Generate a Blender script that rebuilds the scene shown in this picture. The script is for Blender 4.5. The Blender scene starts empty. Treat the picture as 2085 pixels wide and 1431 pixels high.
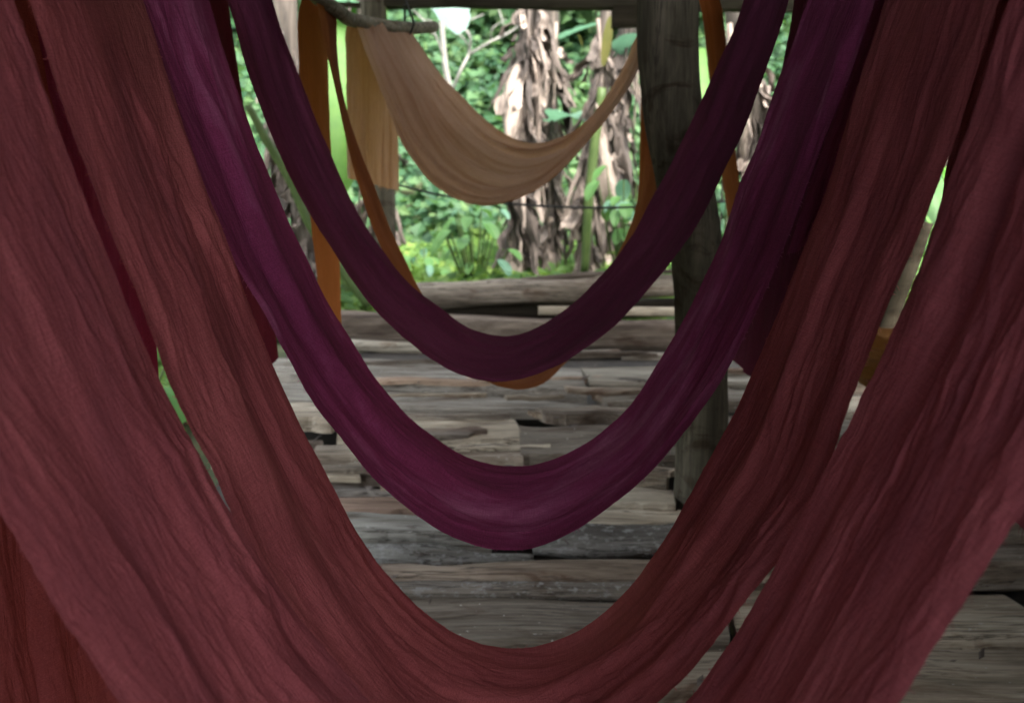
import bpy, bmesh, math, random
import numpy as np
from mathutils import Vector, Matrix

random.seed(7)
rng = np.random.default_rng(7)
C = bpy.context.scene.collection
scene = bpy.context.scene

# ------------------------------------------------------------------ camera
FPX = 2046.0            # focal length in pixels of the 2085 px wide photograph
TH = math.radians(11.48)
CAM_Z = 1.30
cam_d = bpy.data.cameras.new('camera')
cam = bpy.data.objects.new('camera', cam_d)
C.objects.link(cam)
cam.location = (0, 0, CAM_Z)
cam.rotation_euler = (math.radians(90) - TH, 0, 0)
cam_d.sensor_width = 36.0
cam_d.lens = 36.0 * FPX / 2085.0
cam_d.clip_start = 0.02
cam_d.clip_end = 500
cam_d.dof.use_dof = True
cam_d.dof.focus_distance = 1.5
cam_d.dof.aperture_fstop = 5.0
scene.camera = cam

# ------------------------------------------------------------------ world, sun, exposure
SUN_EL, SUN_AZ = math.radians(58), math.radians(150)   # azimuth from +Y clockwise: high, behind the camera on the right
w = bpy.data.worlds.new('World'); scene.world = w; w.use_nodes = True
nt = w.node_tree
bg = nt.nodes['Background']
sky = nt.nodes.new('ShaderNodeTexSky'); sky.sky_type = 'NISHITA'
sky.sun_disc = False; sky.sun_elevation = SUN_EL; sky.sun_rotation = SUN_AZ
sky.air_density = 1.0; sky.dust_density = 4.0; sky.ozone_density = 1.0
hsv = nt.nodes.new('ShaderNodeHueSaturation'); hsv.inputs['Saturation'].default_value = 0.35
nt.links.new(sky.outputs[0], hsv.inputs['Color'])
nt.links.new(hsv.outputs[0], bg.inputs[0]); bg.inputs[1].default_value = 0.15
sd = bpy.data.lights.new('sun', 'SUN'); sun = bpy.data.objects.new('sun', sd); C.objects.link(sun)
sd.energy = 1.5; sd.angle = math.radians(25); sd.color = (1.0, 0.97, 0.92)
sdir = Vector((math.sin(SUN_AZ) * math.cos(SUN_EL), math.cos(SUN_AZ) * math.cos(SUN_EL), math.sin(SUN_EL)))
sun.rotation_euler = sdir.to_track_quat('Z', 'Y').to_euler()
sun.location = (0, -3, 6)
scene.view_settings.view_transform = 'Standard'
scene.view_settings.look = 'None'
scene.view_settings.gamma = 1.0
scene.view_settings.use_curve_mapping = False
scene.view_settings.exposure = 3.12

# ------------------------------------------------------------------ helpers
def tag(o, label=None, cat=None, group=None, kind=None):
    if label: o['label'] = label
    if cat: o['category'] = cat
    if group: o['group'] = group
    if kind: o['kind'] = kind
    return o

def ray(px, py):
    X = (px - 1042.5) / FPX; Z = -(py - 715.5) / FPX
    c, s = math.cos(TH), math.sin(TH)
    return (X, c + s * Z, -s + c * Z)

def at(px, py, Y):
    d = ray(px, py); t = Y / d[1]
    return Vector((d[0] * t, Y, d[2] * t + CAM_Z))

F_Z0, F_Y0, F_SL = -1.20, 2.2, 0.193
def floor_z(Y): return CAM_Z + F_Z0 + F_SL * (Y - F_Y0)
def onfloor(px, py):
    d = ray(px, py)
    t = (F_Z0 - F_SL * F_Y0) / (d[2] - F_SL * d[1])
    return Vector((d[0] * t, d[1] * t, d[2] * t + CAM_Z))

def vnoise(x, y, seed):
    """smooth value noise in [0,1] for arrays"""
    r = np.random.default_rng(seed); T = r.random((256, 256))
    xi = np.floor(x).astype(int); yi = np.floor(y).astype(int)
    fx = x - xi; fy = y - yi
    fx = fx * fx * fx * (fx * (fx * 6 - 15) + 10); fy = fy * fy * fy * (fy * (fy * 6 - 15) + 10)
    a = T[xi % 256, yi % 256]; b = T[(xi + 1) % 256, yi % 256]
    c = T[xi % 256, (yi + 1) % 256]; d = T[(xi + 1) % 256, (yi + 1) % 256]
    return (a * (1 - fx) + b * fx) * (1 - fy) + (c * (1 - fx) + d * fx) * fy

def mesh_obj(name, verts, faces, mat=None, parent=None, smooth=True, center=False):
    verts = np.asarray(verts, dtype=float)
    loc = Vector((0, 0, 0))
    if center:
        loc = Vector(verts.mean(axis=0)); verts = verts - np.array(loc)
    me = bpy.data.meshes.new(name)
    me.from_pydata(verts.tolist(), [], faces if isinstance(faces, list) else faces.tolist())
    if smooth: me.polygons.foreach_set('use_smooth', [True] * len(me.polygons))
    o = bpy.data.objects.new(name, me); C.objects.link(o); o.location = loc
    if mat: me.materials.append(mat)
    if parent is not None:
        o.parent = parent
        o.location = loc - parent.location
    return o

def empty(name, loc):
    o = bpy.data.objects.new(name, None); C.objects.link(o); o.location = loc; o.empty_display_size = 0.1
    return o

def catmull(P, sub=16):
    P = np.asarray(P, float); n = len(P); out = []
    idx = []
    for i in range(n - 1):
        p0 = P[i - 1] if i > 0 else 2 * P[0] - P[1]
        p1, p2 = P[i], P[i + 1]
        p3 = P[i + 2] if i + 2 < n else 2 * P[-1] - P[-2]
        t1 = max(np.linalg.norm(p1 - p0), 1e-6) ** .5
        t2 = t1 + max(np.linalg.norm(p2 - p1), 1e-6) ** .5
        t3 = t2 + max(np.linalg.norm(p3 - p2), 1e-6) ** .5
        idx.append(len(out))
        for k in range(sub):
            t = t1 + (t2 - t1) * k / sub
            A1 = (t1 - t) / t1 * p0 + t / t1 * p1
            A2 = (t2 - t) / (t2 - t1) * p1 + (t - t1) / (t2 - t1) * p2
            A3 = (t3 - t) / (t3 - t2) * p2 + (t - t2) / (t3 - t2) * p3
            B1 = (t2 - t) / t2 * A1 + t / t2 * A2
            B2 = (t3 - t) / (t3 - t1) * A2 + (t - t1) / (t3 - t1) * A3
            out.append((t2 - t) / (t2 - t1) * B1 + (t - t1) / (t2 - t1) * B2)
    idx.append(len(out)); out.append(P[-1])
    return np.array(out), idx

def resample(P, n):
    s = np.r_[0, np.cumsum(np.linalg.norm(np.diff(P, axis=0), axis=1))]
    t = np.linspace(0, s[-1], n)
    return np.stack([np.interp(t, s, P[:, k]) for k in range(3)], 1), s[-1]

def tube(path, radii, nseg=10, seed=0, rough=0.0, closed=True, sub=6, ring=None):
    """a tube along a smoothed path with noisy radius; returns verts, faces"""
    P, _ = catmull([tuple(p) for p in path], sub)
    n = len(P)
    R = np.interp(np.linspace(0, 1, n), np.linspace(0, 1, len(radii)), radii)
    V = []; F = []
    ax = P[-1] - P[0]; ax = ax / (np.linalg.norm(ax) + 1e-9)
    up = np.array([0, 0, 1.0]) if abs(ax[2]) < .7 else np.array([0, 1.0, 0])
    s = np.r_[0, np.cumsum(np.linalg.norm(np.diff(P, axis=0), axis=1))]
    for i in range(n):
        t = P[min(i + 1, n - 1)] - P[max(i - 1, 0)]; t /= np.linalg.norm(t) + 1e-9
        a = np.cross(up, t)
        if np.linalg.norm(a) < .05: a = np.cross(np.array([1.0, 0, 0]), t)
        a /= np.linalg.norm(a); b = np.cross(t, a)
        for k in range(nseg):
            an = 2 * math.pi * k / nseg
            rr = R[i]
            if ring: rr *= ring(an)
            if rough:
                rr *= 1 + rough * (2 * float(vnoise(np.array([s[i] * 6 + k * 1.7]), np.array([k * 1.3 + 5]), seed)[0]) - 1)
            V.append(P[i] + rr * (math.cos(an) * a + math.sin(an) * b))
    for i in range(n - 1):
        for k in range(nseg):
            k2 = (k + 1) % nseg
            F.append((i * nseg + k, i * nseg + k2, (i + 1) * nseg + k2, (i + 1) * nseg + k))
    if closed:
        V.append(P[0]); V.append(P[-1]); a, b = len(V) - 2, len(V) - 1
        for k in range(nseg):
            k2 = (k + 1) % nseg
            F.append((a, k2, k)); F.append((b, (n - 1) * nseg + k, (n - 1) * nseg + k2))
    return V, F

# ------------------------------------------------------------------ materials
def newmat(name):
    m = bpy.data.materials.new(name); m.use_nodes = True
    n = m.node_tree.nodes; l = m.node_tree.links
    return m, n, l, n['Principled BSDF'], n['Material Output']

def ramp(n, l, fac, stops):
    r = n.new('ShaderNodeValToRGB'); l.new(fac, r.inputs[0])
    e = r.color_ramp.elements
    while len(e) < len(stops): e.new(0.5)
    for el, (p, c) in zip(e, stops): el.position = p; el.color = (*c, 1) if len(c) == 3 else c
    return r

def noise(n, l, vec, scale, detail=4, rough=.55, dist=0.0):
    t = n.new('ShaderNodeTexNoise'); t.inputs['Scale'].default_value = scale
    t.inputs['Detail'].default_value = detail; t.inputs['Roughness'].default_value = rough
    t.inputs['Distortion'].default_value = dist
    if vec is not None: l.new(vec, t.inputs['Vector'])
    return t

def mapping(n, l, vec, scale, loc=(0, 0, 0)):
    m = n.new('ShaderNodeMapping'); l.new(vec, m.inputs[0]); m.inputs['Scale'].default_value = scale
    m.inputs['Location'].default_value = loc
    return m.outputs[0]

def mixc(n, l, fac, a, b, mode='MIX'):
    m = n.new('ShaderNodeMix'); m.data_type = 'RGBA'; m.blend_type = mode
    def put(sock, v):
        if isinstance(v, (tuple, list)): sock.default_value = (*v, 1)
        elif isinstance(v, float): sock.default_value = v
        else: l.new(v, sock)
    put(m.inputs[0], fac); put(m.inputs[6], a); put(m.inputs[7], b)
    return m.outputs[2]

def cloth_mat(name, dark, mid, light, end, trans, tfac=0.25, seed=0.0, wr=1.0, pleats=False):
    """plant dyed crinkled cotton: streaky dye along the length, blotches, weave; end = dye colour towards the poles"""
    m, n, l, p, out = newmat(name)
    uv = n.new('ShaderNodeUVMap').outputs[0]
    off = (seed * 3.1, seed * 7.7, seed)
    st = noise(n, l, mapping(n, l, uv, (16, 4.5, 1), off), 1.0, 7, .68, .6)
    bl = noise(n, l, mapping(n, l, uv, (4.0, 2.0, 1), off), 1.0, 3, .5, .6)
    fine = noise(n, l, mapping(n, l, uv, (380, 950, 1), off), 1.0, 2, .75)
    add = n.new('ShaderNodeMath'); add.operation = 'ADD'
    l.new(st.outputs[0], add.inputs[0]); l.new(bl.outputs[0], add.inputs[1])
    hal = n.new('ShaderNodeMath'); hal.operation = 'MULTIPLY'; hal.inputs[1].default_value = .5
    l.new(add.outputs[0], hal.inputs[0])
    col = ramp(n, l, hal.outputs[0], [(.36, dark), (.5, mid), (.64, light)]).outputs[0]
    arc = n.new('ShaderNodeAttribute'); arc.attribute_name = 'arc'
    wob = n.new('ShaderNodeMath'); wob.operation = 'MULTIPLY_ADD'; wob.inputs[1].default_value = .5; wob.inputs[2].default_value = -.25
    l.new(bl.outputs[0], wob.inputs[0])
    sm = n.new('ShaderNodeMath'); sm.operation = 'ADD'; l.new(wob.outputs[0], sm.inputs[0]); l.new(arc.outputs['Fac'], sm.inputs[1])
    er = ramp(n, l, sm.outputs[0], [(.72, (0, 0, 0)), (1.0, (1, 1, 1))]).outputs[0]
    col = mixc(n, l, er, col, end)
    g = ramp(n, l, fine.outputs[0], [(.3, (.62, .62, .62)), (.7, (1.38, 1.38, 1.38))]).outputs[0]
    col = mixc(n, l, 1.0, col, g, 'MULTIPLY')
    th = noise(n, l, mapping(n, l, uv, (30, 850, 1), off), 1.0, 2, .7)
    col = mixc(n, l, 1.0, col, ramp(n, l, th.outputs[0], [(.3, (.8, .8, .8)), (.7, (1.2, 1.2, 1.2))]).outputs[0], 'MULTIPLY')
    if pleats:      # pleat shading painted into the colour as dark and light lines
        pleat_shade = noise(n, l, mapping(n, l, uv, (30, .7, 1), (off[0] + 2, off[1], 0)), 1.0, 3, .6, .05)
        col = mixc(n, l, 1.0, col, ramp(n, l, pleat_shade.outputs[0], [(.34, (.66, .62, .59)), (.5, (.97, .97, .97)), (.66, (1.12, 1.12, 1.13))]).outputs[0], 'MULTIPLY')
    l.new(col, p.inputs['Base Color'])
    p.inputs['Roughness'].default_value = .95
    p.inputs['Specular IOR Level'].default_value = .03
    # relief: crinkles along the length at two sizes (sharp valleys), then the weave
    def crease(sc, seedk, dist):
        t = noise(n, l, mapping(n, l, uv, sc, (off[0] + seedk, off[1], 0)), 1.0, 3, .55, dist)
        sb = n.new('ShaderNodeMath'); sb.operation = 'SUBTRACT'; l.new(t.outputs[0], sb.inputs[0]); sb.inputs[1].default_value = .5
        ab = n.new('ShaderNodeMath'); ab.operation = 'ABSOLUTE'; l.new(sb.outputs[0], ab.inputs[0])
        pw = n.new('ShaderNodeMath'); pw.operation = 'POWER'; l.new(ab.outputs[0], pw.inputs[0]); pw.inputs[1].default_value = .7
        return pw.outputs[0]
    b1 = n.new('ShaderNodeBump'); b1.inputs['Strength'].default_value = (.42 if not pleats else 1.0) * wr; b1.inputs['Distance'].default_value = .012
    l.new(crease((24, 6.5, 1) if not pleats else (28, .8, 1), 0, .5 if not pleats else .1), b1.inputs['Height'])
    b2 = n.new('ShaderNodeBump'); b2.inputs['Strength'].default_value = .6 * wr; b2.inputs['Distance'].default_value = .0055
    l.new(crease((62, 19, 1), 5.3, .7), b2.inputs['Height']); l.new(b1.outputs[0], b2.inputs['Normal'])
    b4 = n.new('ShaderNodeBump'); b4.inputs['Strength'].default_value = .6 * wr; b4.inputs['Distance'].default_value = .0022
    l.new(crease((150, 60, 1), 9.1, .8), b4.inputs['Height']); l.new(b2.outputs[0], b4.inputs['Normal']); b2 = b4
    b3 = n.new('ShaderNodeBump'); b3.inputs['Strength'].default_value = .2; b3.inputs['Distance'].default_value = .0006
    l.new(fine.outputs[0], b3.inputs['Height']); l.new(b2.outputs[0], b3.inputs['Normal'])
    l.new(b3.outputs[0], p.inputs['Normal'])
    tr = n.new('ShaderNodeBsdfTranslucent'); tr.inputs[0].default_value = (*trans, 1)
    l.new(b2.outputs[0], tr.inputs['Normal'])
    mx = n.new('ShaderNodeMixShader'); mx.inputs[0].default_value = tfac
    l.new(p.outputs[0], mx.inputs[1]); l.new(tr.outputs[0], mx.inputs[2]); l.new(mx.outputs[0], out.inputs[0])
    return m

def wood_mat(name, dark, mid, light, lichen=0.0, scale=1.0, bark=False, axis='x', flecks=False):
    m, n, l, p, out = newmat(name)
    geo = n.new('ShaderNodeNewGeometry'); oi = n.new('ShaderNodeObjectInfo')
    tc = n.new('ShaderNodeTexCoord')
    comb = n.new('ShaderNodeVectorMath'); comb.operation = 'ADD'
    sc = n.new('ShaderNodeVectorMath'); sc.operation = 'SCALE'; sc.inputs['Scale'].default_value = 37.0
    cx = n.new('ShaderNodeCombineXYZ')
    for k in range(3): l.new(oi.outputs['Random'], cx.inputs[k])
    l.new(cx.outputs[0], sc.inputs[0]); l.new(sc.outputs[0], comb.inputs[0]); l.new(tc.outputs['Object'], comb.inputs[1])
    v = comb.outputs[0]
    S = {'x': (1.5, 17, 17), 'z': (17, 17, 1.5), 'y': (17, 1.5, 17)}[axis]
    S2 = {'x': (1.6, 7, 7), 'z': (7, 7, 1.6), 'y': (7, 1.6, 7)}[axis]
    S3 = {'x': (6, 160, 160), 'z': (160, 160, 6), 'y': (160, 6, 160)}[axis]
    gr = noise(n, l, mapping(n, l, v, tuple(a * scale for a in S)), 1, 7, .68, 1.0)
    bl = noise(n, l, mapping(n, l, v, S2), 1, 4, .6, .6)
    fi = noise(n, l, mapping(n, l, v, S3), 1, 4, .7)
    ad = n.new('ShaderNodeMath'); ad.operation = 'MULTIPLY_ADD'; ad.inputs[1].default_value = .55
    l.new(gr.outputs[0], ad.inputs[0])
    b5 = n.new('ShaderNodeMath'); b5.operation = 'MULTIPLY'; b5.inputs[1].default_value = .45
    l.new(bl.outputs[0], b5.inputs[0]); l.new(b5.outputs[0], ad.inputs[2])
    col = ramp(n, l, ad.outputs[0], [(.36, dark), (.48, mid), (.61, light)]).outputs[0]
    # each board has its own tone
    tone = ramp(n, l, oi.outputs['Random'], [(0, (.48, .47, .45)), (.25, (.85, .80, .73)), (.5, (1.2, 1.17, 1.05)), (.75, (.66, .71, .73)), (1, (1.05, .86, .74))]).outputs[0]
    col = mixc(n, l, 1.0, col, tone, 'MULTIPLY')
    st = noise(n, l, mapping(n, l, v, (2.2, 9, 9)), 1.0, 5, .65, 1.4)
    rs = ramp(n, l, st.outputs[0], [(.53, (0, 0, 0)), (.66, (.7, .7, .7))]).outputs[0]
    col = mixc(n, l, 1.0, col, mixc(n, l, rs, (1.0, 1.0, 1.0), (.34, .21, .15)), 'MULTIPLY')
    wf = noise(n, l, mapping(n, l, v, (70, 90, 90)), 1.0, 1, .5)
    col = mixc(n, l, ramp(n, l, wf.outputs[0], [(.755, (0, 0, 0)), (.77, (.7, .7, .7))]).outputs[0], col, (.55, .54, .50)) if flecks else col
    ck = noise(n, l, mapping(n, l, v, {'x': (1.8, 44, 44), 'z': (44, 44, 1.8), 'y': (44, 1.8, 44)}[axis], (3, 5, 9)), 1.0, 4, .6, .4)
    cr_ = ramp(n, l, ck.outputs[0], [(.455, (0, 0, 0)), (.49, (.85, .85, .85)), (.525, (0, 0, 0))]).outputs[0]
    ckm = ramp(n, l, bl.outputs[0], [(.42, (0, 0, 0)), (.58, (1, 1, 1))]).outputs[0]
    col = mixc(n, l, mixc(n, l, 1.0, cr_, ckm, 'MULTIPLY'), col, (.03, .024, .02))
    fg = ramp(n, l, fi.outputs[0], [(.32, (.75, .75, .75)), (.68, (1.22, 1.22, 1.22))]).outputs[0]
    col = mixc(n, l, 1.0, col, fg, 'MULTIPLY')
    if lichen > 0:
        li = noise(n, l, mapping(n, l, v, (38, 60, 60)), 1.0, 5, .7, .0)
        lr = ramp(n, l, li.outputs[0], [(.60 - .06 * lichen, (0, 0, 0)), (.66 - .05 * lichen, (.75, .75, .75))]).outputs[0]
        col = mixc(n, l, lr, col, (.30, .30, .285))
    l.new(col, p.inputs['Base Color']); p.inputs['Roughness'].default_value = .88; p.inputs['Specular IOR Level'].default_value = .06
    b1 = n.new('ShaderNodeBump'); b1.inputs['Strength'].default_value = .9 if bark else .6; b1.inputs['Distance'].default_value = .02 if bark else .008
    l.new(gr.outputs[0], b1.inputs['Height'])
    b2 = n.new('ShaderNodeBump'); b2.inputs['Strength'].default_value = .7; b2.inputs['Distance'].default_value = .003
    l.new(fi.outputs[0], b2.inputs['Height']); l.new(b1.outputs[0], b2.inputs['Normal'])
    l.new(b2.outputs[0], p.inputs['Normal'])
    return m

def leaf_mat(name, c0, c1, c2, trans=(.25, .4, .05), tfac=.3, rough=.45, attr=True):
    m, n, l, p, out = newmat(name)
    if attr:
        a = n.new('ShaderNodeAttribute'); a.attribute_name = 'tint'; fac = a.outputs['Fac']
    else:
        tc = n.new('ShaderNodeTexCoord')
        fac = noise(n, l, mapping(n, l, tc.outputs['Object'], (9, 9, 9)), 1, 4, .6).outputs[0]
    col = ramp(n, l, fac, [(.15, c0), (.5, c1), (.9, c2)]).outputs[0]
    l.new(col, p.inputs['Base Color']); p.inputs['Roughness'].default_value = rough + .12; p.inputs['Specular IOR Level'].default_value = .22
    tr = n.new('ShaderNodeBsdfTranslucent'); l.new(mixc(n, l, .6, col, trans), tr.inputs[0])
    mx = n.new('ShaderNodeMixShader'); mx.inputs[0].default_value = tfac
    l.new(p.outputs[0], mx.inputs[1]); l.new(tr.outputs[0], mx.inputs[2]); l.new(mx.outputs[0], out.inputs[0])
    return m

M = {}
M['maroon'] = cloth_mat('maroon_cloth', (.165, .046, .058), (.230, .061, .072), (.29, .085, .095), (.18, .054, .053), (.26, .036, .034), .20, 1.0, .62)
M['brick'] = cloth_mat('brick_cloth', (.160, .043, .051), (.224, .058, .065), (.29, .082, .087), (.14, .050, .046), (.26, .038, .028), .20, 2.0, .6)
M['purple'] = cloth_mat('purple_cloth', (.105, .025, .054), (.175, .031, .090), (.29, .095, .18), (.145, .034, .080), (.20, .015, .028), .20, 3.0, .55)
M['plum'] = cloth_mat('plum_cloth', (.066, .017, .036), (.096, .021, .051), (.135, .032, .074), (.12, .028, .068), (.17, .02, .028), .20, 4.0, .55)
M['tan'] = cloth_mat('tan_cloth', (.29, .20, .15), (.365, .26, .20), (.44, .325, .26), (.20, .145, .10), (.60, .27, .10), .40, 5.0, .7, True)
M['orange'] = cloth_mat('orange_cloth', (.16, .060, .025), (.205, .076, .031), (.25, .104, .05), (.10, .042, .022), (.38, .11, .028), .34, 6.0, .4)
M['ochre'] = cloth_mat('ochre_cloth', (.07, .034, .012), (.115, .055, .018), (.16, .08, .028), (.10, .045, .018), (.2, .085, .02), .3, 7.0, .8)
M['plank'] = wood_mat('plank_wood', (.115, .094, .076), (.30, .262, .215), (.47, .425, .36), 0.0, flecks=True)
M['bark'] = wood_mat('bark_wood', (.065, .05, .042), (.20, .165, .138), (.37, .315, .265), 0.0, .8, True)
M['lichen'] = wood_mat('lichen_wood', (.075, .062, .055), (.19, .175, .155), (.34, .32, .29), 1.0, .7, True)
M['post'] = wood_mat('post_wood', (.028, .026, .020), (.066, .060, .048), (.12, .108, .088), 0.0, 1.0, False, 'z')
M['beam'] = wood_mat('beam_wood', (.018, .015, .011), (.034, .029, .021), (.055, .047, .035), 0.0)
M['pole'] = wood_mat('pole_wood', (.09, .085, .07), (.17, .16, .135), (.28, .26, .22), .3, 1.0, False, 'y')
M['twig'] = leaf_mat('twig_bark', (.12, .115, .10), (.18, .17, .15), (.24, .23, .205), (.4, .4, .35), .0, .8, False)
M['dead'] = None
M['leaf'] = leaf_mat('undergrowth_leaf', (.030, .080, .018), (.085, .165, .035), (.19, .27, .06), (.25, .42, .05), .4)
M['hill_leaf'] = leaf_mat('hillside_leaf', (.015, .048, .022), (.036, .088, .034), (.085, .145, .050), (.12, .26, .05), .3)
M['banana_leaf'] = leaf_mat('banana_leaf', (.04, .11, .018), (.07, .165, .025), (.11, .22, .04), (.15, .30, .03), .28, .4, False)
M['pale_leaf'] = leaf_mat('pale_leaf', (.09, .145, .115), (.12, .18, .15), (.16, .215, .185), (.3, .45, .35), .15, .5, False)
M['blue_leaf'] = leaf_mat('bluish_leaf', (.08, .18, .12), (.13, .25, .17), (.19, .32, .23), (.2, .45, .25), .35, .4, False)
M['plant_leaf'] = leaf_mat('broad_leaf', (.04, .11, .03), (.08, .18, .05), (.12, .24, .07), (.15, .35, .05), .3, .35, False)
M['green_stem'] = leaf_mat('green_stem', (.032, .055, .014), (.052, .082, .022), (.085, .115, .034), (.2, .3, .05), .0, .4, False)
M['yellow_leaf'] = leaf_mat('yellow_leaf', (.06, .07, .018), (.085, .085, .02), (.12, .105, .028), (.12, .12, .02), .3, .5, False)
M['wire'] = leaf_mat('wire', (.02, .02, .02), (.03, .03, .03), (.04, .04, .04), (.02, .02, .02), 0, .6, False)

m, n, l, p, out = newmat('dead_leaf'); M['dead'] = m
oi = n.new('ShaderNodeObjectInfo'); tc = n.new('ShaderNodeTexCoord')
nz = noise(n, l, mapping(n, l, tc.outputs['Object'], (40, 40, 5)), 1, 5, .65, .6)
c1 = ramp(n, l, nz.outputs[0], [(.3, (.085, .068, .058)), (.5, (.20, .168, .145)), (.7, (.33, .29, .255))]).outputs[0]
c2 = ramp(n, l, oi.outputs['Random'], [(0, (.16, .135, .12)), (.4, (.45, .41, .38)), (.7, (.9, .84, .79)), (1, (1.3, 1.22, 1.14))]).outputs[0]
l.new(mixc(n, l, 1.0, c1, c2, 'MULTIPLY'), p.inputs['Base Color']); p.inputs['Roughness'].default_value = .8
bp = n.new('ShaderNodeBump'); bp.inputs['Strength'].default_value = .6; bp.inputs['Distance'].default_value = .01
l.new(nz.outputs[0], bp.inputs['Height']); l.new(bp.outputs[0], p.inputs['Normal'])

m, n, l, p, out = newmat('pseudostem'); M['stem'] = m
tc = n.new('ShaderNodeTexCoord')
nz = noise(n, l, mapping(n, l, tc.outputs['Object'], (30, 30, 2.5)), 1, 5, .65, .8)
l.new(ramp(n, l, nz.outputs[0], [(.3, (.025, .02, .016)), (.5, (.07, .055, .042)), (.66, (.12, .095, .075)), (.8, (.10, .11, .04))]).outputs[0], p.inputs['Base Color'])
p.inputs['Roughness'].default_value = .75

m, n, l, p, out = newmat('soil'); M['soil'] = m
tc = n.new('ShaderNodeTexCoord')
nz = noise(n, l, tc.outputs['Object'], 3.0, 8, .65)
l.new(ramp(n, l, nz.outputs[0], [(.3, (.025, .032, .012)), (.5, (.06, .07, .028)), (.7, (.13, .125, .06))]).outputs[0], p.inputs['Base Color'])
p.inputs['Roughness'].default_value = .95
bp = n.new('ShaderNodeBump'); bp.inputs['Distance'].default_value = .05; l.new(nz.outputs[0], bp.inputs['Height']); l.new(bp.outputs[0], p.inputs['Normal'])

m, n, l, p, out = newmat('dark_earth'); M['earth'] = m
tc = n.new('ShaderNodeTexCoord')
nz = noise(n, l, tc.outputs['Object'], 9.0, 6, .65)
l.new(ramp(n, l, nz.outputs[0], [(.3, (.02, .017, .013)), (.7, (.06, .05, .04))]).outputs[0], p.inputs['Base Color'])
p.inputs['Roughness'].default_value = .95

# ------------------------------------------------------------------ setting: ground and hill
def ground_h(x, y):
    base = CAM_Z + F_Z0 + F_SL * (np.clip(y, -1.0, 4.6) - F_Y0) - .22
    rise = np.clip(y - 8.2, 0, 30)
    hill = rise * .62 * (1 - np.exp(-rise / 2.0))
    bump = (vnoise(x * .5 + 50, y * .5 + 50, 3) - .5) * .25 * np.clip((y - 4.8) / 2, 0, 1)
    side = np.clip(np.abs(x) - 6, 0, 20) * .12
    return base + hill + bump + side * np.clip((y - 2) / 4, 0, 1)
xs = np.concatenate([np.linspace(-60, -9, 14), np.linspace(-8, 8, 45), np.linspace(9, 60, 14)])
ys = np.concatenate([np.linspace(-60, -2, 12), np.linspace(-1, 16, 60), np.linspace(17, 60, 16)])
X, Y = np.meshgrid(xs, ys, indexing='ij'); Z = ground_h(X, Y)
nx, ny = X.shape
V = np.stack([X, Y, Z], -1).reshape(-1, 3)
ii = np.arange(nx * ny).reshape(nx, ny)
Fq = np.stack([ii[:-1, :-1], ii[1:, :-1], ii[1:, 1:], ii[:-1, 1:]], -1).reshape(-1, 4)
tag(mesh_obj('ground', V, Fq, M['soil']), kind='structure')

# ------------------------------------------------------------------ setting: plank floor
def slab_sheet(x0, x1, y0, y1, dz):
    z0, z1 = floor_z(y0) + dz, floor_z(y1) + dz
    return [(x0, y0, z0), (x1, y0, z0), (x1, y1, z1), (x0, y1, z1)]
fv = slab_sheet(-1.0, 2.0, -0.6, 4.4, -.12) + slab_sheet(-1.0, 2.0, -0.6, 4.4, -.20)
floor = mesh_obj('floor', fv, [(0, 1, 2, 3), (7, 6, 5, 4), (0, 4, 5, 1), (1, 5, 6, 2), (2, 6, 7, 3), (3, 7, 4, 0)], M['earth'], smooth=False)
tag(floor, kind='structure')

def plank(x0, x1, yn0, yn1, yf0, yf1, lift=0.0, th=.045, mat='plank', seed=0, tilt=0.0, name='plank', parent=floor):
    """rough sawn slab: near edge runs yn0->yn1 (left->right), far edge yf0->yf1; ragged, worn edges"""
    r = random.Random(seed)
    n_ = 22; pitch = r.uniform(.012, .034) if name == 'plank' else 0.0; lift += r.uniform(-.014, .018); prof = [(0.0, -th), (0.0, -.35 * th), (.05, -.04 * th), (.22, r.uniform(-.05, .08) * th), (.5, r.uniform(-.02, .12) * th), (.8, r.uniform(-.05, .06) * th), (.95, -.06 * th), (1.0, -.4 * th), (1.0, -th)]
    V = []; F = []
    s1, s2, s3 = r.uniform(0, 200), r.uniform(0, 200), r.uniform(0, 200)
    e0 = r.uniform(-.03, .03); e1 = r.uniform(-.03, .03)
    ea = min(1.0, .35 * abs(yf0 - yn0) / .030)
    for i in range(n_ + 1):
        t = i / n_
        yn = yn0 + (yn1 - yn0) * t + ea * .030 * (float(vnoise(np.array([t * 5 + s1]), np.array([.3]), 11)[0]) - .5) + ea * .012 * (float(vnoise(np.array([t * 21 + s1]), np.array([.3]), 13)[0]) - .5)
        yf = yf0 + (yf1 - yf0) * t + ea * .030 * (float(vnoise(np.array([t * 5 + s2]), np.array([.3]), 12)[0]) - .5)
        w_ = .012 * (float(vnoise(np.array([t * 4 + s3]), np.array([.3]), 14)[0]) - .5)
        for (u, dz) in prof:
            y = yn + (yf - yn) * u
            x = x0 + (x1 - x0) * t + (e0 * (1 - t) + e1 * t) * (u - .5) * 2
            V.append((x, y, floor_z(y) + lift + w_ + dz + tilt * (t - .5) + pitch * (.5 - u)))
    k = len(prof)
    for i in range(n_):
        for j in range(k - 1):
            a = i * k + j
            F.append((a, a + k, a + k + 1, a + 1))
        F.append((i * k, i * k + k - 1, (i + 1) * k + k - 1, (i + 1) * k))
    F.append(tuple(range(k))[::-1][::-1]); F.append(tuple(n_ * k + j for j in range(k))[::-1])
    return mesh_obj(name, V, F, M[mat], parent, smooth=False, center=True)

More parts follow.
